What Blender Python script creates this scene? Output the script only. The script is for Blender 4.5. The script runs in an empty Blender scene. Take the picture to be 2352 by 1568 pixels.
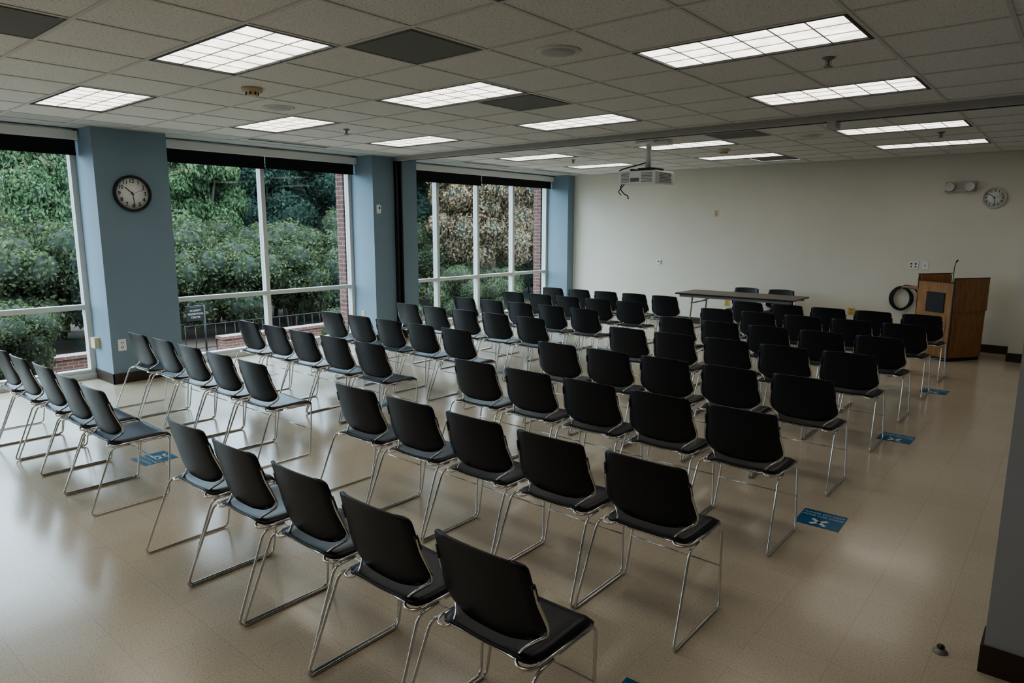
import bpy, math, random
import numpy as np
from mathutils import Matrix, Vector, Euler
random.seed(4); rng=np.random.default_rng(7)
scn=bpy.context.scene
CH=3.012; HC=1.888; XW=-8.78; XG=-9.40; YB=12.555
XS=.661; YS=.645

# ------------------------------------------------------------------ materials
def mat(name,col,rough=.5,metal=0,spec=.5,build=None,emis=None,es=0):
    m=bpy.data.materials.new(name); m.use_nodes=True
    nt=m.node_tree; b=nt.nodes['Principled BSDF']
    b.inputs['Base Color'].default_value=(*col,1); b.inputs['Roughness'].default_value=rough
    b.inputs['Metallic'].default_value=metal; b.inputs['Specular IOR Level'].default_value=spec
    if emis: 
        b.inputs['Emission Color'].default_value=(*emis,1); b.inputs['Emission Strength'].default_value=es
    if build: build(nt,b)
    return m
def N(nt,t,**k):
    n=nt.nodes.new(t)
    for a,v in k.items():
        if a in n.inputs.keys(): n.inputs[a].default_value=v
        else: setattr(n,a,v)
    return n
def coords(nt): return N(nt,'ShaderNodeTexCoord').outputs['Object']
def ramp(nt,src,stops):
    r=N(nt,'ShaderNodeValToRGB'); e=r.color_ramp.elements
    while len(e)<len(stops): e.new(.5)
    for i,(p,c) in enumerate(stops): e[i].position=p; e[i].color=(*c,1) if len(c)==3 else c
    nt.links.new(src,r.inputs[0]); return r.outputs[0]
def noise(nt,scale,detail=2,vec=None,rough=.5):
    n=N(nt,'ShaderNodeTexNoise'); n.inputs['Scale'].default_value=scale; n.inputs['Detail'].default_value=detail; n.inputs['Roughness'].default_value=rough
    nt.links.new(vec or coords(nt),n.inputs['Vector']); return n.outputs[0]
def mix(nt,a,b,fac,mode='MULTIPLY'):
    n=N(nt,'ShaderNodeMix',data_type='RGBA',blend_type=mode)
    if isinstance(fac,(int,float)): n.inputs[0].default_value=fac
    else: nt.links.new(fac,n.inputs[0])
    for s,i in ((a,6),(b,7)):
        if isinstance(s,tuple): n.inputs[i].default_value=(*s,1)
        else: nt.links.new(s,n.inputs[i])
    return n.outputs[2]
def bump(nt,b,src,st,dist=.002):
    n=N(nt,'ShaderNodeBump'); n.inputs['Strength'].default_value=st; n.inputs['Distance'].default_value=dist
    nt.links.new(src,n.inputs['Height']); nt.links.new(n.outputs[0],b.inputs['Normal'])

def b_floor(nt,b):
    sp=ramp(nt,noise(nt,140,4,rough=.75),[(.35,(.38,.295,.205)),(.46,(.635,.55,.43)),(.62,(.70,.62,.50))])
    br=N(nt,'ShaderNodeTexBrick',offset=0.0,squash=1.0); nt.links.new(coords(nt),br.inputs['Vector'])
    br.inputs['Scale'].default_value=1; br.inputs['Brick Width'].default_value=.33; br.inputs['Row Height'].default_value=.33
    br.inputs['Mortar Size'].default_value=.0016; br.inputs['Mortar Smooth'].default_value=.3
    br.inputs['Color1'].default_value=(1,1,1,1); br.inputs['Color2'].default_value=(.95,.95,.94,1); br.inputs['Mortar'].default_value=(.80,.77,.72,1)
    c=mix(nt,sp,br.outputs[0],1.0); nt.links.new(c,b.inputs['Base Color'])
    rr=ramp(nt,noise(nt,1.1,3),[(.3,(.14,.14,.14)),(.7,(.23,.23,.23))]); nt.links.new(rr,b.inputs['Roughness'])
    bump(nt,b,noise(nt,3.5,2),.05,.01)
M_floor=mat('vinyl_floor',(.55,.46,.35),.28,spec=.55,build=b_floor)
def b_tile(nt,b):
    a=ramp(nt,noise(nt,75,4,rough=.7),[(.35,(.50,.47,.43)),(.43,(.82,.79,.75)),(.6,(.87,.85,.81))])
    nt.links.new(a,b.inputs['Base Color']); bump(nt,b,noise(nt,75,3),.4,.004)
M_tile=mat('ceiling_tile',(.7,.66,.6),.95,spec=.1,build=b_tile)
M_tbar=mat('ceiling_grid',(.68,.66,.62),.6)
def b_paint(col):
    def f(nt,b):
        c=ramp(nt,noise(nt,2.0,3),[(.3,tuple(x*.965 for x in col)),(.7,col)])
        nt.links.new(c,b.inputs['Base Color']); bump(nt,b,noise(nt,260,2),.12,.001)
    return f
M_blue=mat('blue_paint',(.2,.3,.4),.6,spec=.3,build=b_paint((.24,.32,.385)))
M_cream=mat('cream_paint',(.7,.7,.6),.65,spec=.3,build=b_paint((.79,.755,.665)))
M_grey=mat('grey_paint',(.4,.42,.44),.65,spec=.3,build=b_paint((.42,.43,.46)))
M_drywall=mat('white_drywall',(.55,.55,.54),.8)
M_base=mat('brown_vinyl',(.055,.035,.024),.45)
M_frame=mat('window_aluminium',(.62,.63,.61),.45)
M_shade=mat('black_shade_fabric',(.008,.009,.011),.9)
M_cass=mat('shade_cassette_metal',(.85,.84,.80),.5)
M_black=mat('black_metal',(.012,.012,.013),.45)
M_rail=mat('rail_metal',(.30,.28,.26),.45,metal=.2)
M_track=mat('painted_track',(.48,.46,.43),.5)
def b_plas(nt,b): bump(nt,b,noise(nt,420,2),.25,.0008)
M_plastic=mat('black_chair_plastic',(.0062,.0085,.0155),.36,spec=.55,build=b_plas)
M_chrome=mat('chrome_wire',(.72,.71,.69),.17,metal=1)
M_white=mat('white_plastic',(.85,.85,.83),.45)
M_beige=mat('beige_plastic',(.66,.55,.36),.45)
M_yellow=mat('ivory_outlet_plastic',(.66,.50,.16),.45)
M_vent=mat('grey_perforated_vent',(.20,.195,.185),.7)
M_dark=mat('dark_slot',(.02,.02,.02),.8)
def b_led(nt,b):
    c=N(nt,'ShaderNodeTexCoord').outputs['Object']
    a=ramp(nt,noise(nt,6,2,c),[(.32,(.64,.59,.51)),(.68,(1,.95,.87))])
    nt.links.new(a,b.inputs['Emission Color'])
M_emit=mat('fluorescent_lens',(.8,.8,.78),.5,emis=(1,.92,.82),es=.80,build=b_led)
M_fin=mat('lamp_louver_white',(.50,.48,.45),.4)
def b_wood(c1,c2,sc=1):
    def f(nt,b):
        mp=N(nt,'ShaderNodeMapping'); mp.inputs['Scale'].default_value=(22*sc,22*sc,1.6*sc); nt.links.new(coords(nt),mp.inputs[0])
        a=ramp(nt,noise(nt,2.2,5,mp.outputs[0],.6),[(.3,c1),(.65,c2)]); nt.links.new(a,b.inputs['Base Color'])
    return f
M_oak=mat('oak_veneer',(.3,.14,.05),.4,build=b_wood((.27,.125,.045),(.45,.23,.09)))
M_walnut=mat('walnut_laminate',(.09,.05,.03),.32,build=b_wood((.06,.033,.02),(.115,.063,.04)))
M_sticker=mat('blue_vinyl_sticker',(.02,.14,.28),.4)
M_stxt=mat('sticker_print',(.45,.60,.68),.5)
M_stx=mat('sticker_cross',(.70,.74,.74),.5)
M_face=mat('clock_face',(.84,.84,.82),.4)
def b_brick(nt,b):
    br=N(nt,'ShaderNodeTexBrick'); tc=N(nt,'ShaderNodeTexCoord')
    sx=N(nt,'ShaderNodeSeparateXYZ'); nt.links.new(tc.outputs['Object'],sx.inputs[0])
    ad=N(nt,'ShaderNodeMath',operation='ADD'); nt.links.new(sx.outputs[0],ad.inputs[0]); nt.links.new(sx.outputs[1],ad.inputs[1])
    cb=N(nt,'ShaderNodeCombineXYZ'); nt.links.new(ad.outputs[0],cb.inputs[0]); nt.links.new(sx.outputs[2],cb.inputs[1])
    nt.links.new(cb.outputs[0],br.inputs['Vector']); br.inputs['Scale'].default_value=1
    br.inputs['Brick Width'].default_value=.22; br.inputs['Row Height'].default_value=.075; br.inputs['Mortar Size'].default_value=.008
    br.inputs['Color1'].default_value=(.15,.06,.045,1); br.inputs['Color2'].default_value=(.20,.09,.07,1); br.inputs['Mortar'].default_value=(.24,.22,.20,1)
    nt.links.new(br.outputs[0],b.inputs['Base Color'])
M_brick=mat('red_brick',(.28,.1,.07),.85,build=b_brick)
def b_ground(nt,b):
    a=ramp(nt,noise(nt,.35,5),[(.42,(.03,.045,.018)),(.5,(.08,.05,.035)),(.62,(.11,.08,.06))]); nt.links.new(a,b.inputs['Base Color'])
M_ground=mat('garden_ground',(.1,.1,.05),.95,build=b_ground)
M_roof=mat('slate_roof',(.09,.10,.12),.8)
M_bark=mat('bark',(.06,.045,.035),.9)
def leafmat(name,c1,c2,c3):
    m=bpy.data.materials.new(name); m.use_nodes=True; nt=m.node_tree; nt.nodes.clear()
    o=N(nt,'ShaderNodeOutputMaterial'); g=N(nt,'ShaderNodeNewGeometry')
    c=ramp(nt,g.outputs['Random Per Island'],[(.0,c1),(.55,c2),(1,c3)])
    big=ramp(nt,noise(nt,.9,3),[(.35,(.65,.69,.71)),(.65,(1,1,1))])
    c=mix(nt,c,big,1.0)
    d=N(nt,'ShaderNodeBsdfDiffuse'); t=N(nt,'ShaderNodeBsdfTranslucent'); x=N(nt,'ShaderNodeMixShader'); x.inputs[0].default_value=.3
    nt.links.new(c,d.inputs[0]); nt.links.new(c,t.inputs[0]); nt.links.new(d.outputs[0],x.inputs[1]); nt.links.new(t.outputs[0],x.inputs[2]); nt.links.new(x.outputs[0],o.inputs[0])
    return m
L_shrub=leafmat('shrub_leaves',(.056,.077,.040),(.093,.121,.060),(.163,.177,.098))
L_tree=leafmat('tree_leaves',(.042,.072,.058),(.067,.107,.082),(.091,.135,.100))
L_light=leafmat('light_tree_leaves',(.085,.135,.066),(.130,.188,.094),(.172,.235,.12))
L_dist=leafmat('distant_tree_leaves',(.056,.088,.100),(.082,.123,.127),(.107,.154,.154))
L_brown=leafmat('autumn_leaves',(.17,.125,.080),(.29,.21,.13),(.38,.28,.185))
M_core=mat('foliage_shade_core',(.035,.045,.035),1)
def glassmat():
    m=bpy.data.materials.new('window_glass'); m.use_nodes=True; nt=m.node_tree; nt.nodes.clear()
    o=N(nt,'ShaderNodeOutputMaterial'); t=N(nt,'ShaderNodeBsdfTransparent'); t.inputs[0].default_value=(.86,.93,.95,1)
    g=N(nt,'ShaderNodeBsdfGlossy'); g.inputs['Roughness'].default_value=.01; x=N(nt,'ShaderNodeMixShader'); x.inputs[0].default_value=.03
    nt.links.new(t.outputs[0],x.inputs[1]); nt.links.new(g.outputs[0],x.inputs[2]); nt.links.new(x.outputs[0],o.inputs[0]); return m
M_glass=glassmat()

# ------------------------------------------------------------------ mesh builder
class MB:
    def __init__(s): s.v=[];s.f=[];s.m=[];s.s=[]
    def add(s,v,f,m=0,sm=False,M=None):
        o=len(s.v)
        for p in v:
            s.v.append(tuple(M@Vector(p)) if M else tuple(p))
        for q in f: s.f.append([i+o for i in q]); s.m.append(m); s.s.append(sm)
    def box(s,x0,x1,y0,y1,z0,z1,m=0,M=None):
        v=[(x,y,z) for x in(x0,x1) for y in(y0,y1) for z in(z0,z1)]
        s.add(v,[(0,1,3,2),(4,6,7,5),(0,4,5,1),(2,3,7,6),(0,2,6,4),(1,5,7,3)],m,False,M)
    def tube(s,pts,r,n=6,m=0,closed=False,M=None,rs=None):
        P=[Vector(p) for p in pts]; k=len(P); v=[];f=[]
        prev=None
        for i,p in enumerate(P):
            a=P[(i-1)%k] if (closed or i>0) else p; b=P[(i+1)%k] if (closed or i<k-1) else p
            t=(b-a).normalized()
            if prev is None:
                u=t.orthogonal().normalized()
            else:
                u=(prev-t*prev.dot(t)).normalized()
            prev=u; w=t.cross(u); rr=rs[i] if rs else r
            for j in range(n):
                an=2*math.pi*j/n; v.append(p+(u*math.cos(an)+w*math.sin(an))*rr)
        for i in range(k if closed else k-1):
            for j in range(n):
                a=i*n+j;b=i*n+(j+1)%n;c=((i+1)%k)*n+(j+1)%n;d=((i+1)%k)*n+j
                f.append((a,b,c,d))
        if not closed: f.append(tuple(range(n-1,-1,-1))); f.append(tuple((k-1)*n+j for j in range(n)))
        s.add(v,f,m,True,M)
    def lathe(s,prof,n=32,m=0,M=None,sm=True):
        v=[];f=[]
        for r,z in prof:
            for j in range(n): v.append((r*math.cos(2*math.pi*j/n),r*math.sin(2*math.pi*j/n),z))
        for i in range(len(prof)-1):
            for j in range(n): f.append((i*n+j,i*n+(j+1)%n,(i+1)*n+(j+1)%n,(i+1)*n+j))
        f.append(tuple(range(n-1,-1,-1))); f.append(tuple((len(prof)-1)*n+j for j in range(n)))
        s.add(v,f,m,sm,M)
    def sheet(s,top,th,m=0,M=None,off=(0,0,-1)):
        R=len(top);C=len(top[0]); o=Vector(off)*th
        v=[Vector(p) for r in top for p in r]; v+= [p+o for p in v]; K=R*C; f=[]
        for i in range(R-1):
            for j in range(C-1):
                a=i*C+j; f.append((a,a+1,a+C+1,a+C)); f.append((a+K,a+C+K,a+C+1+K,a+1+K))
        ring=[j for j in range(C)]+[i*C+C-1 for i in range(1,R)]+[(R-1)*C+j for j in range(C-2,-1,-1)]+[i*C for i in range(R-2,0,-1)]
        for i in range(len(ring)):
            a=ring[i];b=ring[(i+1)%len(ring)]; f.append((b,a,a+K,b+K))
        s.add(v,f,m,True,M)
    def mesh(s,name,mats):
        me=bpy.data.meshes.new(name); me.from_pydata(s.v,[],s.f)
        for m in mats: me.materials.append(m)
        me.polygons.foreach_set('material_index',s.m); me.polygons.foreach_set('use_smooth',s.s); me.update(); return me
    def obj(s,name,mats,loc=(0,0,0),rot=None,parent=None,bevel=0):
        return place(name,s.mesh(name,mats),loc,rot,parent,bevel)
def place(name,me,loc=(0,0,0),rot=None,parent=None,bevel=0,scale=None):
    o=bpy.data.objects.new(name,me); scn.collection.objects.link(o); o.location=loc
    if rot: o.rotation_euler=rot
    if scale: o.scale=scale
    if parent: o.parent=parent
    if bevel:
        b=o.modifiers.new('bevel','BEVEL'); b.width=bevel; b.segments=2; b.limit_method='ANGLE'
    return o
def smoothpts(pts,n=4):
    P=[Vector(p) for p in pts]; out=[]
    for i in range(len(P)-1):
        p0=P[max(i-1,0)];p1=P[i];p2=P[i+1];p3=P[min(i+2,len(P)-1)]
        for k in range(n):
            t=k/n; out.append(.5*((2*p1)+(p2-p0)*t+(2*p0-5*p1+4*p2-p3)*t*t+(3*p1-p0-3*p2+p3)*t**3))
    out.append(P[-1]); return out
def rounded(pts,r,n=4):
    P=[Vector(p) for p in pts]; out=[P[0]]
    for i in range(1,len(P)-1):
        a=(P[i-1]-P[i]);b=(P[i+1]-P[i]); ra=min(r,a.length*.45,b.length*.45)
        s=P[i]+a.normalized()*ra;e=P[i]+b.normalized()*ra
        for k in range(n+1):
            t=k/n; out.append(s*(1-t)**2+P[i]*2*t*(1-t)+e*t*t)
    out.append(P[-1]); return out
def text(name,s,size,m,loc,rot=(0,0,0),parent=None,ext=.0004,align='CENTER',bold=0):
    c=bpy.data.curves.new(name,'FONT'); c.body=s; c.size=size; c.align_x=align; c.align_y='CENTER'; c.extrude=ext; c.offset=bold
    c.materials.append(m); o=bpy.data.objects.new(name,c); scn.collection.objects.link(o); o.location=loc; o.rotation_euler=rot
    if parent: o.parent=parent
    return o
def empty(name,loc=(0,0,0),rot=(0,0,0)):
    e=bpy.data.objects.new(name,None); scn.collection.objects.link(e); e.location=loc; e.rotation_euler=rot; e.empty_display_size=.1; return e
def wallbox(name,x0,x1,y0,y1,z0,z1,m):
    b=MB(); b.box(x0,x1,y0,y1,z0,z1); return b.obj(name,[m])

# ------------------------------------------------------------------ room shell
YN=-3.2; XR=2.2
b=MB(); b.add([(-9.5,YN,0),(XR,YN,0),(XR,YB+.1,0),(-9.5,YB+.1,0)],[(0,1,2,3)]); b.box(-9.5,XR,YN,YB+.1,-.2,-.002); b.obj('floor',[M_floor])
wallbox('wall_left',-9.5,XW,2.98,3.81,0,CH,M_blue)
wallbox('wall_left',-9.5,XW,6.97,7.90,0,CH,M_blue)
wallbox('wall_left',-9.5,XW,12.32,YB,0,CH,M_blue)
wallbox('wall_left',-9.5,XW,-1.0,-.17,0,CH,M_blue)
wallbox('wall_left',-9.5,XW,YN,-2.9,0,CH,M_blue)
wallbox('wall_back',-9.8,XR,YB,YB+.15,0,CH,M_cream)
wallbox('wall_right',-.14,.1,3.50,YB,0,CH,M_grey)
wallbox('wall_right',-.145,XR,3.33,3.50,0,CH,M_grey)
wallbox('wall_right',-.69,-.14,11.9,YB,0,CH,M_cream)
wallbox('wall_right',XR,XR+.1,YN,3.5,0,CH,M_grey)
wallbox('wall_front',-9.5,XR,YN-.1,YN,0,CH,M_cream)
# exterior brick
b=MB()
for y0,y1 in((3.0,3.80),(6.92,7.90),(12.27,13.4),(-1.0,-.17)): b.box(-9.70,-9.502,y0,y1,-1.5,3.9)
b.box(-9.7,-9.502,YN,13.4,-1.5,-.02); b.box(-9.7,-9.502,YN,13.4,CH+.02,3.9)
b.obj('wall_exterior',[M_brick])
wallbox('sky_light_block',-9.8,XR+.1,YN-.1,YB+.2,3.30,3.42,M_roof)  # unseen slab above the ceiling, added to keep sky light from leaking in

# baseboards
def bboard(name,segs):
    b=MB()
    for s in segs: b.box(*s,0,.125)
    b.obj(name,[M_base])
t=.012
bboard('baseboard_left',[(XW,XW+t,2.98-t,3.81),(-9.36,XW+t,2.98-t,2.98),(XW,XW+t,6.97-t,7.38),(-9.36,XW+t,6.97-t,6.97),(XW,XW+t,7.53,7.90),(XW,XW+t,12.32-t,YB),(-9.36,XW+t,12.32-t,12.32)])
bboard('baseboard_back',[(XW+t,-.69-t,YB-t,YB)])
bboard('baseboard_right',[(-.69-t,-.14,11.9-t,11.9),(-.69-t,-.69,11.9,YB),(-.157,XR,3.33-t,3.33),(-.145-t,-.145,3.33,3.5)])

# ceiling -------------------------------------------------------
xl=[-2.41+XS*k for k in range(-10,8)]
xl=[x for x in xl if -9.5<x<XR]; xl=[-9.5]+xl+[XR]
ys1=[2.10+YS*k for k in range(-8,9)]; ys2=[8.62+YS*k for k in range(-1,7)]
ys=[YN]+[y for y in ys1 if y>YN]+[7.42,7.60]+[y for y in ys2 if y<YB]+[YB+.05]
LX=[-7.698,-5.054,-2.41]
LY=[2.10,4.035,5.97,8.62,10.555]
lights=[(x,y) for x in LX for y in LY]+[(x,.165) for x in LX]+[(x,-1.77) for x in LX]
vents=[(-2.41-XS*2,2.745),(-2.41-XS*3,4.68),(-2.41-XS*4,.81),(-2.41-XS*2,7.975),(-2.41-XS*3,11.2)]
def inl(cx,cy):
    for x,y in lights:
        if x<cx<x+2*XS and y<cy<y+YS: return 1
    for x,y in vents:
        if x<cx<x+XS and y<cy<y+YS: return 2
    return 0
b=MB()
for i in range(len(xl)-1):
    for j in range(len(ys)-1):
        x0,x1,y0,y1=xl[i],xl[i+1],ys[j],ys[j+1]
        if inl((x0+x1)/2,(y0+y1)/2)==0:
            b.add([(x0,y0,CH),(x0,y1,CH),(x1,y1,CH),(x1,y0,CH)],[(0,1,2,3)],1 if (x0<XW-.2) else 0)
w=.012
for x in xl[1:-1]:
    if x<XW: continue
    for j in range(len(ys)-1):
        y0,y1=ys[j],ys[j+1]; cy=(y0+y1)/2
        if inl(x+.01,cy)==1 and inl(x-.01,cy)==1: continue
        b.box(x-w,x+w,y0,y1,CH-.005,CH-.0005,2)
for y in ys[1:-1]: b.box(XW,XR,y-w,y+w,CH-.0055,CH-.0008,2)
b.box(XW,XW+.022,YN,YB,CH-.006,CH-.0008,2); b.box(XW,XR,YB-.022,YB,CH-.006,CH-.0008,2)
b.obj('ceiling',[M_tile,M_drywall,M_tbar])

# light fixture
def fixture_mesh():
    b=MB(); X=2*XS;Y=YS; e=.014
    def ring(x0,y0,x1,y1,wd,z0,z1,m):
        b.box(x0,x1,y0,y0+wd,z0,z1,m);b.box(x0,x1,y1-wd,y1,z0,z1,m);b.box(x0,x0+wd,y0+wd,y1-wd,z0,z1,m);b.box(x1-wd,x1,y0+wd,y1-wd,z0,z1,m)
    ring(e,e,X-e,Y-e,.020,-.007,.0,2)
    ix0,iy0,ix1,iy1=.034,.034,X-.034,Y-.034
    ring(ix0-.004,iy0-.004,ix1+.004,iy1+.004,.004,0,.07,2)
    b.add([(ix0,iy0,.006),(ix0,iy1,.006),(ix1,iy1,.006),(ix1,iy0,.006)],[(0,1,2,3)],0)
    b.box(ix0-.004,ix1+.004,iy0-.004,iy1+.004,.07,.09,2)
    for k in range(1,6): xx=ix0+(ix1-ix0)*k/6; b.box(xx-.0045,xx+.0045,iy0,iy1,.0015,.0055,1)
    for k in range(1,3): yy=iy0+(iy1-iy0)*k/3; b.box(ix0,ix1,yy-.0045,yy+.0045,.0015,.0055,1)
    return b.mesh('ceiling_light_fixture',[M_emit,M_fin,M_black])
fm=fixture_mesh()
for x,y in lights: place('ceiling_light_fixture',fm,(x,y,CH))
b=MB(); e=.013
b.box(e,XS-e,e,YS-e,0,.02,0); b.box(e,XS-e,e,YS-e,.02,.06,0)
b.box(.05,XS-.05,.05,YS-.05,-.004,0,0)
vm=b.mesh('ceiling_air_vent',[M_vent])
for x,y in vents: place('ceiling_air_vent',vm,(x,y,CH))
# slot diffusers
b=MB(); b.box(-.07,.07,-.62,.62,-.006,0,0)
for k in(-.035,0,.035): b.box(k-.008,k+.008,-.6,.6,-.0075,-.005,1)
sm=b.mesh('linear_slot_diffuser',[M_tbar,M_dark])
for y in(1.4,5.3,9.3,11.3): place('linear_slot_diffuser',sm,(-8.42,y,CH-.006))
# speakers
b=MB(); b.lathe([(.03,-.012),(.12,-.011),(.145,-.006),(.15,0)],36,0); b.lathe([(.03,-.0135),(.108,-.0125),(.109,-.011)],36,1)
spm=b.mesh('ceiling_speaker',[M_tbar,M_drywall])
for p in((-2.74,3.71),(-6.05,3.71),(-2.74,8.94),(-6.05,8.94)): place('ceiling_speaker',spm,(*p,CH))
# smoke detectors
b=MB(); b.lathe([(.02,-.062),(.045,-.06),(.05,-.045),(.052,-.032),(.08,-.03),(.085,-.012),(.085,0)],28,0)
for k in range(8):
    a=k*math.pi/4; b.box(.0485,.0535,-.006,.006,-.055,-.036,1,Matrix.Rotation(a,4,'Z'))
sdm=b.mesh('smoke_detector',[M_beige,M_dark])
for p in((-5.40,3.07),(-4.17,9.72)): place('smoke_detector',sdm,(*p,CH))
# sprinklers
b=MB(); b.lathe([(.012,-.02),(.035,-.008),(.042,0)],20,0); b.tube([(0,0,-.01),(0,0,-.05)],.009,8,0); b.lathe([(.006,-.062),(.03,-.06),(.03,-.056),(.006,-.055)],14,0)
b.tube([(-.016,0,-.02),(-.018,0,-.04),(0,0,-.058)],.003,5,0); b.tube([(.016,0,-.02),(.018,0,-.04),(0,0,-.058)],.003,5,0)
spk=b.mesh('fire_sprinkler',[M_rail])
for p in((-1.45,5.0),(-6.75,5.0),(-1.45,9.6),(-6.75,9.6)): place('fire_sprinkler',spk,(*p,CH-.001))
# rail
b=MB(); b.box(XW,-.14,7.43,7.59,CH-.065,CH-.001,0); b.box(XW,-.14,7.49,7.53,CH-.07,CH-.066,1)
b.box(XW,-.14,7.40,7.62,CH-.012,CH-.0015,0); b.box(-2.12,-2.04,7.42,7.60,CH-.13,CH-.066,0)
b.obj('partition_ceiling_track',[M_track,M_black])
b=MB(); b.box(XW,XW+.07,7.40,7.43,0,CH-.07,0); b.box(XW,XW+.07,7.49,7.52,0,CH-.07,0); b.box(XW,XW+.02,7.43,7.49,0,CH-.07,1)
b.obj('partition_wall_channel',[M_black,M_base])

# windows ------------------------------------------------------
def window(name,y0,y1,muls,div,shades):
    b=MB(); x0,x1=XG-.05,XG+.06
    b.box(x0,x1,y0,y0+.06,.03,CH-.001,0); b.box(x0,x1,y1-.06,y1,.03,CH-.001,0)
    b.box(x0-.04,x1+.03,y0,y1,.001,.075,0); b.box(x0,x1,y0+.06,y1-.06,.075,.12,0)
    for m in muls: b.box(x0,x1,m-.032,m+.032,.12,CH-.001,0)
    ed=[y0+.06]+[q for m in muls for q in(m-.032,m+.032)]+[y1-.06]
    for k in range(0,len(ed),2):
        b.box(x0+.01,x1-.005,ed[k],ed[k+1],div-.03,div+.03,0); b.box(x0+.01,x1-.01,ed[k],ed[k+1],2.95,CH-.001,0)
        b.box(XG-.004,XG+.004,ed[k],ed[k+1],.12,2.95,1)
    b.obj(name,[M_frame,M_glass])
    s=MB(); s.box(XG+.10,XG+.24,y0+.01,y1-.01,2.885,CH-.03,0)
    for a,c,z in shades:
        s.box(XG+.155,XG+.158,a+.01,c-.01,z,2.89,1); s.box(XG+.148,XG+.165,a+.01,c-.01,z-.02,z,1)
    s.obj('roller_shade',[M_cass,M_shade])
window('window_1',-.17,2.98,[1.40],.90,[(-.16,1.4,2.73),(1.4,2.97,2.73)])
window('window_2',3.81,6.97,[5.39],.90,[(3.82,5.39,2.73),(5.39,6.96,2.74)])
window('window_3',7.90,12.32,[8.92,10.03,11.13],.90,[(7.91,10.03,2.71),(10.03,12.31,2.75)])
window('window_4',-2.9,-1.0,[-1.95],.90,[(-2.89,-1.01,2.73)])

# ------------------------------------------------------------------ chair
def chair_mesh():
    b=MB()
    prof=[(.811,.172),(.810,.194),(.804,.209),(.792,.217),(.77,.220),(.70,.224),(.64,.231),(.59,.239),(.565,.241),(.545,.237),(.525,.225),(.508,.204),(.494,.176),(.484,.14),(.480,.10)]
    rows=[]
    for z,hw in prof:
        y0=.085*(.81-z)/.33
        r=[]
        for k in range(13):
            t=-1+2*k/12; x=hw*t
            r.append((x, y0+.036*(x/.24)**2+ (.006 if abs(t)>.99 else 0), z+ (-.006*(t*t)+.006 if z>.79 else 0)))
        rows.append(r)
    b.sheet(rows,.011,0,off=(0,1,0.1))
    rows=[]
    for k,y in enumerate([.055,.06,.075,.10,.16,.22,.28,.34,.385,.41,.43,.44,.445]):
        hw={0:.17,1:.19,2:.208,3:.22}.get(k,.228)
        if k==11: hw=.222
        if k==12: hw=.21
        dz={9:-.004,10:-.012,11:-.022,12:-.034}.get(k,0)
        if k<3: dz=[.010,.006,.002][k]
        r=[]
        for j in range(13):
            t=-1+2*j/12; x=hw*t
            r.append((x,y,.447+dz+.010*(abs(t)**2)-(.012 if abs(t)>.99 else 0)-.007*math.exp(-((y-.2)/.1)**2)*(1-t*t)))
        rows.append(r)
    b.sheet(rows,.013,0)
    r=.0068
    for sx in(-1,1):
        bk=[(.228*sx,.064,.725),(.232*sx,.078,.67),(.243*sx,.104,.60),(.245*sx,.120,.56),(.230*sx,.132,.52),(.192*sx,.122,.488),(.163*sx,.092,.462),(.158*sx,.060,.440),(.185*sx,.042,.432),(.218*sx,.052,.432),(.236*sx,.085,.434),(.238*sx,.14,.436)]
        b.tube(smoothpts(bk,4)+[Vector((.238*sx,.40,.436))],r,6,1)
        leg=rounded([(.238*sx,.20,.424),(.240*sx,.425,.424),(.270*sx,.375,.0075),(.270*sx,-.125,.0075),(.250*sx,.045,.426),(.240*sx,.16,.424)],.035,5)
        b.tube(leg,r,6,1)
        b.box(min(.19*sx,.235*sx),max(.19*sx,.235*sx),.10,.14,.424,.438,1)
        b.tube([(.225*sx,.062,.735),(.230*sx,.078,.675)],.009,6,0)
    b.tube([(-.254,.393,.215),(.254,.393,.215)],.0045,5,1)
    b.tube([(-.238,.16,.425),(.238,.16,.425)],r,6,1)
    b.tube([(-.238,.36,.419),(.238,.36,.419)],r,6,1)
    b.tube(smoothpts([(-.158,.060,.440),(-.10,.075,.428),(0,.08,.425),(.10,.075,.428),(.158,.060,.440)],3),.0055,6,1)
    return b.mesh('stacking_chair',[M_plastic,M_chrome])
cm=chair_mesh()
rowy=[1.542,2.690,3.871,5.026,6.293,7.447,8.643,9.758]
for y in rowy:
    for x0 in(-7.296,-3.716):
        for k in range(5):
            place('stacking_chair',cm,(x0+k*.558+random.uniform(-.0005,.0005),y+random.uniform(-.012,.012),0.0),(0,0,random.uniform(-.006,.006)))
for x in(-4.62,-4.0): place('stacking_chair',cm,(x,12.16,0),(0,0,math.pi+random.uniform(-.05,.05)))

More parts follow.
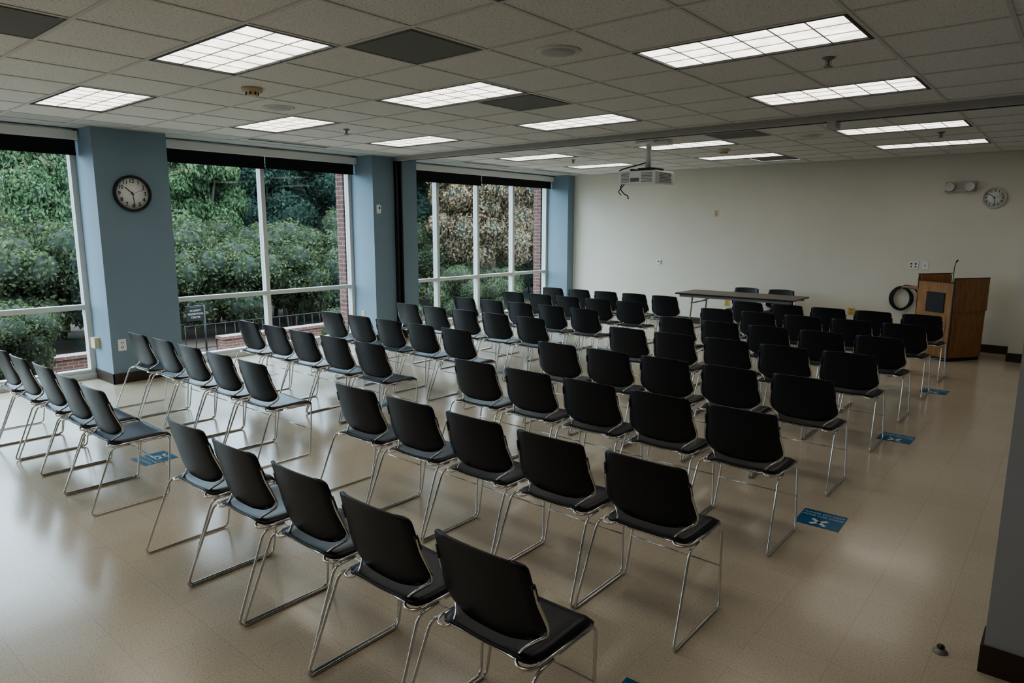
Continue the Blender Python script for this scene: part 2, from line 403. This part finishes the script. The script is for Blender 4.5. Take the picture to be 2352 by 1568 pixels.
# ------------------------------------------------------------------ table
b=MB(); x0,x1,y0,y1=-5.38,-3.38,10.80,11.60; zt=.775
b.box(x0,x1,y0,y1,zt-.022,zt,0); b.box(x0+.002,x1-.002,y0-.003,y1+.003,zt-.026,zt-.004,1)
b.box(x0+.06,x1-.06,y0+.05,y0+.07,zt-.07,zt-.023,2); b.box(x0+.06,x1-.06,y1-.07,y1-.05,zt-.07,zt-.023,2)
for s,xx in((1,x0+.28),(-1,x1-.28)):
    for yy in(y0+.10,y1-.10):
        b.tube([(xx,yy,zt-.03),(xx-.03*s,yy,.35),(xx-.03*s,yy,.012)],.014,8,2)
    b.tube([(xx-.03*s,y0+.10,.14),(xx-.03*s,y1-.10,.14)],.012,8,2)
    b.tube([(xx-.03*s,y0+.10,.60),(xx-.03*s,y1-.10,.60)],.010,8,2)
    b.tube([(xx-.03*s,(y0+y1)/2,.60),(xx+.38*s,(y0+y1)/2,zt-.03)],.008,6,2)
    b.tube([(xx-.03*s,y0+.1,.001),(xx-.03*s,y0+.1,.02)],.018,8,1); b.tube([(xx-.03*s,y1-.1,.001),(xx-.03*s,y1-.1,.02)],.018,8,1)
b.obj('folding_table',[M_walnut,M_black,M_rail])

# ------------------------------------------------------------------ lectern
ang=math.atan2(-.566,.824)
e=empty('lectern',(-1.84,11.60,0),(0,0,ang))
b=MB(); W=.594;D=.62
b.box(.01,W-.01,.01,D-.01,0.0,.06,1)
b.box(0,W,0,.025,.05,1.13,0)
b.box(0,.025,.025,D-.03,.05,1.20,0); b.box(W-.025,W,.025,D,.05,1.17,0)
b.box(.025,W-.025,D-.05,D-.025,.06,.95,0)
b.box(.025,W-.025,.025,D-.03,.93,.955,0)
b.box(.025,W-.025,.03,.34,1.085,1.105,0)
b.box(W-.001,W+.018,-.002,D+.002,.72,1.19,0)
b.box(-.018,.001,.0,D-.03,.80,1.215,0)
for x in(-.018,W+.0): b.box(x-.002,x+.02,-.006,D+.004,1.19+(.025 if x<0 else 0),1.20+(.025 if x<0 else 0),1)
b.box(-.003,.003,-.006,.003,.05,1.2,1); b.box(W-.004,W+.022,-.008,.0,.05,1.20,1)
b.box(-.02,W+.02,-.006,-.0,1.125,1.137,1)
b.box(.07,W-.07,-.006,0,.16,.66,0); b.box(.17,.47,-.014,-.002,.69,.98,1)
b.box(W,W+.008,.10,D-.10,.15,.66,0)
b.obj('cabinet',[M_oak,M_black],parent=e,bevel=.003)
b=MB(); b.box(-.34,-.018,.04,.40,.985,1.005,0); b.box(-.345,-.02,.035,.405,.983,.99,1); b.tube([(-.28,.22,.98),(-.02,.22,.72)],.01,6,1)
b.obj('side_shelf',[M_oak,M_black],parent=e)
b=MB(); b.lathe([(.03,1.105),(.03,1.12),(.012,1.13)],14,0,Matrix.Translation((.46,.12,0)))
b.tube(smoothpts([(.46,.12,1.12),(.46,.12,1.26),(.455,.13,1.36),(.44,.17,1.42)],5),.005,6,0); b.tube([(.44,.17,1.42),(.43,.20,1.44)],.011,8,0)
b.obj('gooseneck_microphone',[M_black],parent=e)
# cable coil
b=MB()
for k in range(9):
    pts=[( (.148+.014*math.sin(k*2.1))*math.cos(a)+.004*k-.015, -.011*(k%3), (.180+.012*math.cos(k*1.3))*math.sin(a)) for a in [2*math.pi*i/28 for i in range(28)]]
    b.tube(pts,.0095,6,0,closed=True)
b.tube(smoothpts([(.0,-.01,.18),(.05,-.05,.22),(.2,-.2,.22),(.32,-.3,.235)],4),.0085,6,0)
b.tube([(0,.03,.17),(0,-.03,.17)],.012,8,1)
b.obj('coiled_cable',[M_black,M_white],(-2.21,YB-.045,.76))

# ------------------------------------------------------------------ projector
e=empty('ceiling_projector',(-4.64,8.25,0))
b=MB(); b.box(-.22,.34,-.30,.22,2.45,2.62,0)
b.obj('body',[M_white],parent=e,bevel=.02)
b=MB()
for k in range(7):
    b.box(-.17,-.05,-.303,-.298,2.475+k*.018,2.483+k*.018,0); b.box(.13,.29,-.303,-.298,2.475+k*.018,2.483+k*.018,0)
    b.box(.338,.343,-.20,.12,2.475+k*.018,2.483+k*.018,0)
b.box(-.03,.10,-.303,-.298,2.48,2.53,0)
b.obj('vent_grilles',[M_vent],parent=e)
b=MB(); b.lathe([(.055,0),(.06,.03),(.05,.04)],20,0,Matrix.Translation((.18,.215,2.54))@Matrix.Rotation(-math.pi/2,4,'X')); b.obj('lens',[M_black],parent=e)
b=MB(); b.tube([(.06,0,2.66),(.06,0,CH-.01)],.036,14,0); b.box(-.08,.20,-.12,.12,CH-.03,CH-.006,0); b.box(.10,.38,-.07,.05,CH-.06,CH-.007,0)
b.box(-.04,.16,-.1,.1,2.64,2.67,1); b.box(-.13,-.09,-.14,.1,2.62,2.66,1); b.box(.20,.24,-.14,.1,2.62,2.66,1); b.box(-.13,.24,-.02,.02,2.63,2.66,1)
b.tube(smoothpts([(0.05,0,2.75),(-.08,-.1,2.70),(-.2,-.2,2.66),(-.23,-.25,2.63)],4),.008,6,1)
b.tube(smoothpts([(-.15,-.28,2.47),(-.17,-.31,2.40),(-.11,-.32,2.33),(-.06,-.31,2.30),(-.05,-.3,2.26)],5),.007,6,1)
b.tube(smoothpts([(-.12,-.28,2.47),(-.14,-.31,2.42),(-.19,-.32,2.36),(-.15,-.32,2.31)],5),.006,6,1)
b.obj('ceiling_mount',[M_white,M_black],parent=e)

# ------------------------------------------------------------------ clocks
def clock(loc,rot,R,rim):
    e=empty('wall_clock',loc,rot)
    b=MB(); b.lathe([(R,0),(R,.03),(R*.97,.042),(R*.90,.044),(R*.875,.034),(R*.875,.012)],48,0)
    b.obj('rim',[rim],parent=e)
    b=MB(); b.lathe([(R*.88,.008),(R*.88,.014)],48,0); b.obj('dial',[M_face],parent=e)
    for n in range(1,13):
        a=math.radians(90-30*n); text('numeral_%d'%n,str(n),R*.29,M_black,(R*.68*math.cos(a),R*.68*math.sin(a),.0155),parent=e,bold=R*.005)
    b=MB()
    def hand(deg,l,wd,tail,z):
        M=Matrix.Rotation(-math.radians(deg),4,'Z'); b.box(-wd,wd,-tail,l,z,z+.001,0,M)
    hand(312,R*.50,R*.025,R*.1,.018); hand(174,R*.72,R*.018,R*.12,.020); hand(70,R*.74,R*.007,R*.18,.022)
    for n in range(60):
        M=Matrix.Rotation(math.radians(6*n),4,'Z'); b.box(-R*.004,R*.004,R*.82,R*.86,.0145,.0155,0,M)
    b.lathe([(R*.04,.016),(R*.04,.024)],12,0); b.obj('hands',[M_black],parent=e)
clock((XW+.001,3.365,2.27),(math.pi/2,0,math.pi/2),.212,M_black)
clock((-1.12,YB-.001,2.345),(math.pi/2,0,0),.155,M_tbar)

# emergency light
b=MB(); b.box(-.20,.20,-.07,0,-.075,.075,0)
for s in(-1,1):
    M=Matrix.Translation((.13*s,-.075,-.005))@Matrix.Rotation(math.pi/2,4,'X')
    b.lathe([(.045,-.01),(.06,.03),(.066,.07),(.06,.075),(.03,.06)],20,1,M)
b.obj('emergency_light',[M_track,M_tbar],(-1.56,YB-.001,2.52),bevel=.006)
# wall plates
def plate(name,loc,rot,w,h,m,kind):
    b=MB(); b.box(-w/2,w/2,-h/2,h/2,0,.007,0)
    if kind=='outlet':
        for s in(-1,1):
            cy=s*h*.2; b.box(-w*.2,w*.2,cy-h*.12,cy+h*.12,.007,.009,0)
            for q in(-1,1): b.box(q*w*.11-.004,q*w*.11+.004,cy-.006,cy+.012,.009,.0096,1)
            b.box(-.004,.004,cy-.018,cy-.010,.009,.0096,1)
    elif kind=='switch':
        b.box(-w*.12,w*.12,-h*.18,h*.18,.007,.012,0); b.box(-w*.05,w*.05,-h*.05,h*.1,.012,.02,1)
    elif kind=='av':
        for q in(-1,1):
            b.box(q*w*.22-.014,q*w*.22+.014,h*.1,h*.28,.007,.0085,1); b.box(q*w*.22-.010,q*w*.22+.010,-h*.26,-h*.08,.007,.0085,1)
    elif kind=='thermo':
        b.box(-w*.42,w*.42,-h*.42,h*.42,.007,.028,0); b.box(-w*.2,w*.2,.0,h*.22,.028,.029,1)
    elif kind=='box':
        b.box(-w/2,w/2,-h/2,h/2,.007,.06,0)
    b.obj(name,[m,M_dark],loc,rot,bevel=.0015)
RB=(math.pi/2,0,0); RL=(math.pi/2,0,math.pi/2)
plate('wall_outlet_plate',(-5.47,YB,2.16),RB,.075,.12,M_beige,'outlet')
plate('thermostat',(-6.64,YB,1.20),RB,.10,.10,M_white,'thermo')
plate('av_wall_plate',(-2.09,YB,1.30),RB,.14,.13,M_white,'av'); plate('light_switch_plate',(-1.93,YB,1.30),RB,.10,.13,M_white,'switch')
plate('wall_outlet_plate',(-2.95,YB,.48),RB,.11,.12,M_yellow,'outlet'); plate('wall_outlet_plate',(-5.16,YB,.46),RB,.09,.12,M_yellow,'outlet')
plate('wall_outlet_plate',(-9.13,6.97,.44),RB,.08,.125,M_beige,'outlet')
plate('wall_outlet_plate',(XW,3.10,.47),RL,.09,.14,M_white,'outlet')
plate('junction_box',(-9.20,2.98,.47),RB,.13,.13,M_beige,'box')
plate('motion_sensor',(XW,7.07,2.17),RL,.075,.14,M_white,'thermo')

# stickers
def sticker(x,y,r):
    e=empty('floor_sticker',(x,y,.0008),(0,0,r))
    b=MB(); b.box(-.135,.135,-.135,.135,0,.0006,0); b.obj('decal',[M_sticker],parent=e)
    text('line_1','PLEASE DO NOT',.034,M_stxt,(0,.085,.0012),parent=e,ext=.0002,bold=.0008); text('line_2','MOVE THIS CHAIR',.031,M_stxt,(0,.040,.0012),parent=e,ext=.0002,bold=.0008)
    b=MB()
    for a in(-.75,.75): b.box(-.062,.062,-.012,.012,.0008,.0013,0,Matrix.Translation((0,-.06,0))@Matrix.Rotation(a,4,'Z'))
    b.obj('cross',[M_stx],parent=e)
for x,y,r in((-1.13,4.50,.03),(-1.13,6.79,.0),(-1.17,9.10,-.02),(-1.15,2.17,.05),(-5.68,2.17,math.pi+.03),(-7.93,4.46,math.pi),(-5.65,4.42,math.pi+.02),(-5.62,6.63,math.pi),(-5.62,8.84,math.pi)): sticker(x,y,r)
b=MB(); b.lathe([(.03,0),(.03,.005),(.02,.014),(.016,.02)],20,0); b.lathe([(.014,.02),(.017,.027),(.013,.034),(.006,.037)],16,1); b.obj('door_stop',[M_rail,M_base],(-.30,3.37,.0))

# ------------------------------------------------------------------ exterior
b=MB(); b.add([(-9.6,-60,-1.5),(-120,-60,-1.5),(-120,160,-1.5),(-9.6,160,-1.5)],[(3,2,1,0)]); b.obj('garden_ground',[M_ground])
def leaves(cents,rads,n,size,droop=.3,seed=0,flat=.6):
    r=np.random.default_rng(seed)
    cents=np.array(cents);rads=np.array(rads)
    wt=(rads**2).sum(1); idx=r.choice(len(cents),n,p=wt/wt.sum())
    d=r.normal(size=(n,3)); d/=np.linalg.norm(d,axis=1)[:,None]
    p=cents[idx]+d*rads[idx]*(r.uniform(.82,1.18,n))[:,None]
    nrm=d+r.normal(size=(n,3))*flat; nrm/=np.linalg.norm(nrm,axis=1)[:,None]
    t=r.normal(size=(n,3)); t[:,2]-=droop*2; t-= (t*nrm).sum(1)[:,None]*nrm; t/=np.linalg.norm(t,axis=1)[:,None]
    u=np.cross(nrm,t); s=size*r.uniform(.6,1.4,n)[:,None]
    v=np.stack([p-t*s*.5,p+u*s*.28,p+t*s*.5,p-u*s*.28],1).reshape(-1,3)
    return v
def crown(name,cents,rads,n,size,lm,trunk=None,droop=.3,seed=0,core=.8):
    v=leaves(cents,rads,n,size,droop,seed); b=MB()
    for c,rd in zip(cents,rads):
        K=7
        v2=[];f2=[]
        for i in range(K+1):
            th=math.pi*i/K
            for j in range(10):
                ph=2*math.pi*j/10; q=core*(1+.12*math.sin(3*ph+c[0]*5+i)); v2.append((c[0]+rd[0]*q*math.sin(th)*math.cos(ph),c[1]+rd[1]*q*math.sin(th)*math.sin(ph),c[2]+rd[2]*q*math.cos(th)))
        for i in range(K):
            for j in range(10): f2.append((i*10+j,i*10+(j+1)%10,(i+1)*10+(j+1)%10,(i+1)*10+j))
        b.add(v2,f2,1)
    if trunk:
        for t in trunk: b.tube([p for p,_ in t],.1,8,2,rs=[q for _,q in t])
    nb=len(b.v); bv=np.array(b.v) if nb else np.zeros((0,3))
    nl=len(v)//4
    me=bpy.data.meshes.new(name)
    allv=np.concatenate([bv,v]); me.vertices.add(len(allv)); me.vertices.foreach_set('co',allv.astype(np.float32).ravel())
    lens=[len(f) for f in b.f]+[4]*nl
    loops=[i for f in b.f for i in f]; loops=np.concatenate([np.array(loops,dtype=np.int32),np.arange(nl*4,dtype=np.int32)+nb])
    me.loops.add(len(loops)); me.loops.foreach_set('vertex_index',loops)
    me.polygons.add(len(lens)); st=np.concatenate([[0],np.cumsum(lens)[:-1]]).astype(np.int32)
    me.polygons.foreach_set('loop_start',st)
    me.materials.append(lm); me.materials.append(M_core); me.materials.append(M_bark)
    me.polygons.foreach_set('material_index',np.array(b.m+[0]*nl,dtype=np.int32)); me.update(calc_edges=True); me.validate()
    return me
def blobs(n,R,seed,zc,rb):
    r=np.random.default_rng(seed); c=[];q=[]
    for i in range(n):
        d=r.normal(size=3); d/=np.linalg.norm(d); k=r.uniform(.35,.75)
        c.append((d[0]*R[0]*k,d[1]*R[1]*k,zc+d[2]*R[2]*k)); s=r.uniform(.75,1.25)*rb; q.append((s,s,s*.8))
    return c,q
shr=[]
for i in range(3):
    c,q=blobs(22,(1.6,1.7,1.6),20+i,1.75,.56)
    tr=[[((0.1*math.cos(a),.1*math.sin(a),0),.06),((.5*math.cos(a),.5*math.sin(a),1.6),.035)] for a in(0,2.1,4.2)]
    shr.append(crown('garden_shrub',c,q,18000,.11,L_shrub,tr,.2,i,.84))
def put(nm,me,x,y,s,rz=None,z=-1.5,sz=None):
    place(nm,me,(x,y,z),(0,0,random.uniform(0,6.28) if rz is None else rz),scale=(s,s,sz or s))
k=0
for y in np.arange(1,33,1.9):
    put('garden_shrub',shr[k%3],-20.5+random.uniform(-.6,.6),y,1.0+random.uniform(-.06,.08)); k+=1
for y in np.arange(2,36,2.3):
    put('garden_shrub',shr[k%3],-23.6+random.uniform(-.6,.6),y,1.12+random.uniform(-.06,.06)); k+=1
for x,y,s in((-16.2,3.6,.62),(-15.4,2.0,.6),(-14.5,10.5,.42),(-15.5,13.0,.5),(-16.5,16.5,.62),(-16.8,19.2,.6)): put('garden_shrub',shr[k%3],x,y,s); k+=1
for y in np.arange(22,80,4.6):
    put('garden_shrub',shr[k%3],-46+random.uniform(-1,1),y,2.1); k+=1
def tree(seed,lm,R,zc,n,nl,size,droop,rb,H):
    c,q=blobs(n,R,seed,zc,rb)
    tr=[[((0,0,0),.28),((.1,.05,zc*.5),.2),((0,.1,zc),.12),((0,0,zc+R[2]*.6),.05)]]
    for i in range(5):
        a=i*1.3; tr.append([((0,0,zc*.5+i*.2),.1),((R[0]*.5*math.cos(a),R[1]*.5*math.sin(a),zc+.3*i),.04)])
    return crown('garden_tree',c,q,nl,size,lm,tr,droop,seed,.8)
T_light=tree(3,L_light,(1.6,1.7,3.2),4.2,22,20000,.15,.8,.62,8)
T_cyp=tree(5,L_light,(2.2,2.2,4.5),5.5,34,36000,.18,1.6,.66,10)
T_mid=tree(8,L_tree,(3,3,4.2),6.0,40,34000,.19,.3,.9,10)
T_brown=tree(11,L_brown,(3.4,3.4,3.6),4.4,60,50000,.13,.5,.62,8)
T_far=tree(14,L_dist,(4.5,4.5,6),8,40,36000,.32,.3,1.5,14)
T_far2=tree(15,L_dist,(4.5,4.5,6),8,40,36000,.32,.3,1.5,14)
place('garden_tree',T_light,(-25,7.1,-1.5),scale=(.85,.85,1)); place('garden_tree',T_light,(-27,8.6,-2.3),(0,0,2))
place('garden_tree',T_cyp,(-29,14.0,-1.5)); place('garden_tree',T_mid,(-31,20.0,-1.5)); place('garden_tree',T_mid,(-30,17.3,-3),(0,0,2))
place('garden_tree',T_mid,(-28,25.0,-1.5),(0,0,1)); place('garden_tree',T_mid,(-24,30.5,-1.5),(0,0,3))
place('garden_tree',T_brown,(-19.0,21.0,-1.5)); place('garden_tree',T_brown,(-19.5,25.2,-1.6),(0,0,2.3))
place('garden_tree',T_mid,(-24.5,20.5,-1.5),(0,0,4)); place('garden_tree',T_mid,(-36,13.2,-1.5),(0,0,5))
for i,y in enumerate(np.arange(-2,80,6.2)):
    place('distant_tree',T_far if i%2 else T_far2,(-54+2.0*math.sin(i*2.3),y,-2),(0,0,i*1.1),scale=(1,1,.95+.1*math.sin(i)))
for i,y in enumerate(np.arange(2,80,7)):
    place('distant_tree',T_far2 if i%2 else T_far,(-64,y,-2),(0,0,i*1.7+1),scale=(1.1,1.1,1.15))
# brick buildings
b=MB(); b.box(-46,-40,-12,9.6,-1.5,3.6,0); b.add([(-46.3,-12.3,3.6),(-39.7,-12.3,3.6),(-39.7,9.9,3.6),(-46.3,9.9,3.6),(-43,-12.3,5.6),(-43,9.9,5.6)],[(0,1,4),(1,2,5,4),(2,3,5),(3,0,4,5)],1)
b.obj('brick_building',[M_brick,M_roof])
b=MB(); b.box(-42,-39.6,16.6,17.7,-1.5,3.4,0); b.box(-42.1,-39.5,16.5,17.8,3.2,3.35,0); b.obj('brick_chimney',[M_brick])
b=MB()
for s in((-17.4,-17.1,1,5.5),(-14.2,-13.9,4.2,9.6),(-17.4,-17.1,8.5,13)): b.box(*s,-1.5,-1.05,0); b.box(s[0]-.05,s[1]+.05,s[2]-.05,s[3]+.05,-1.05,-.98,0)
b.obj('garden_brick_wall',[M_brick])
b=MB()
for y in np.arange(8,15,.28): b.tube([(-18.2,y,-1.5),(-18.2,y,-.75)],.012,4,0)
for z in(-.77,-1.4): b.tube([(-18.2,8,z),(-18.2,15,z)],.018,4,0)
b.obj('iron_railing',[M_black])
e=empty('recreation_center_sign',(-16,7.30,-.17))
b=MB(); b.box(-.02,.02,-.205,.205,-.16,.16,0); b.tube([(-.05,.24,-1.33),(-.05,.24,.20)],.025,8,0); b.tube([(-.05,-.2,.18),(-.05,.24,.18)],.015,8,0)
b.obj('panel',[M_black],parent=e)
for i,s in enumerate(('STUDENT','RECREATION','CENTER')): text('lettering_%d'%(i+1),s,.060,M_track,(.022,0,.085-.08*i),RL,parent=e,bold=.0)

# ------------------------------------------------------------------ world & portals
w=bpy.data.worlds.new('overcast_sky'); scn.world=w; w.use_nodes=True; nt=w.node_tree; bg=nt.nodes['Background']
tc=N(nt,'ShaderNodeTexCoord'); sp=N(nt,'ShaderNodeSeparateXYZ'); nt.links.new(tc.outputs['Generated'],sp.inputs[0])
c=ramp(nt,sp.outputs[2],[(.0,(.62,.72,.84)),(.25,(.74,.84,.96)),(1,(.86,.93,1.0))]); nt.links.new(c,bg.inputs[0]); bg.inputs[1].default_value=2.1
for y0,y1 in((-.17,2.98),(3.81,6.97),(7.90,12.32),(-2.9,-1.0)):
    l=bpy.data.lights.new('window_portal','AREA'); l.shape='RECTANGLE'; l.size=2.8; l.size_y=y1-y0; l.cycles.is_portal=True
    o=bpy.data.objects.new('window_portal',l); scn.collection.objects.link(o); o.location=(-9.55,(y0+y1)/2,1.5); o.rotation_euler=(0,-math.pi/2,0)

# ------------------------------------------------------------------ camera
p,r,y=.168,.003,.700
F=Vector((-math.sin(y)*math.cos(p),math.cos(y)*math.cos(p),-math.sin(p))); Rt=Vector((math.cos(y),math.sin(y),0)); U=Rt.cross(F)
Rr=Rt*math.cos(r)+U*math.sin(r); Ur=-Rt*math.sin(r)+U*math.cos(r)
M=Matrix((( Rr.x,Ur.x,-F.x,0),(Rr.y,Ur.y,-F.y,0),(Rr.z,Ur.z,-F.z,HC),(0,0,0,1)))
cam=bpy.data.cameras.new('camera'); co=bpy.data.objects.new('camera',cam); scn.collection.objects.link(co); co.matrix_world=M
cam.sensor_width=36; cam.lens=23.68; cam.clip_start=.02; cam.clip_end=400
scn.camera=co
scn.view_settings.view_transform='AgX'; scn.view_settings.exposure=2.0
scn.view_settings.look='AgX - Medium High Contrast'
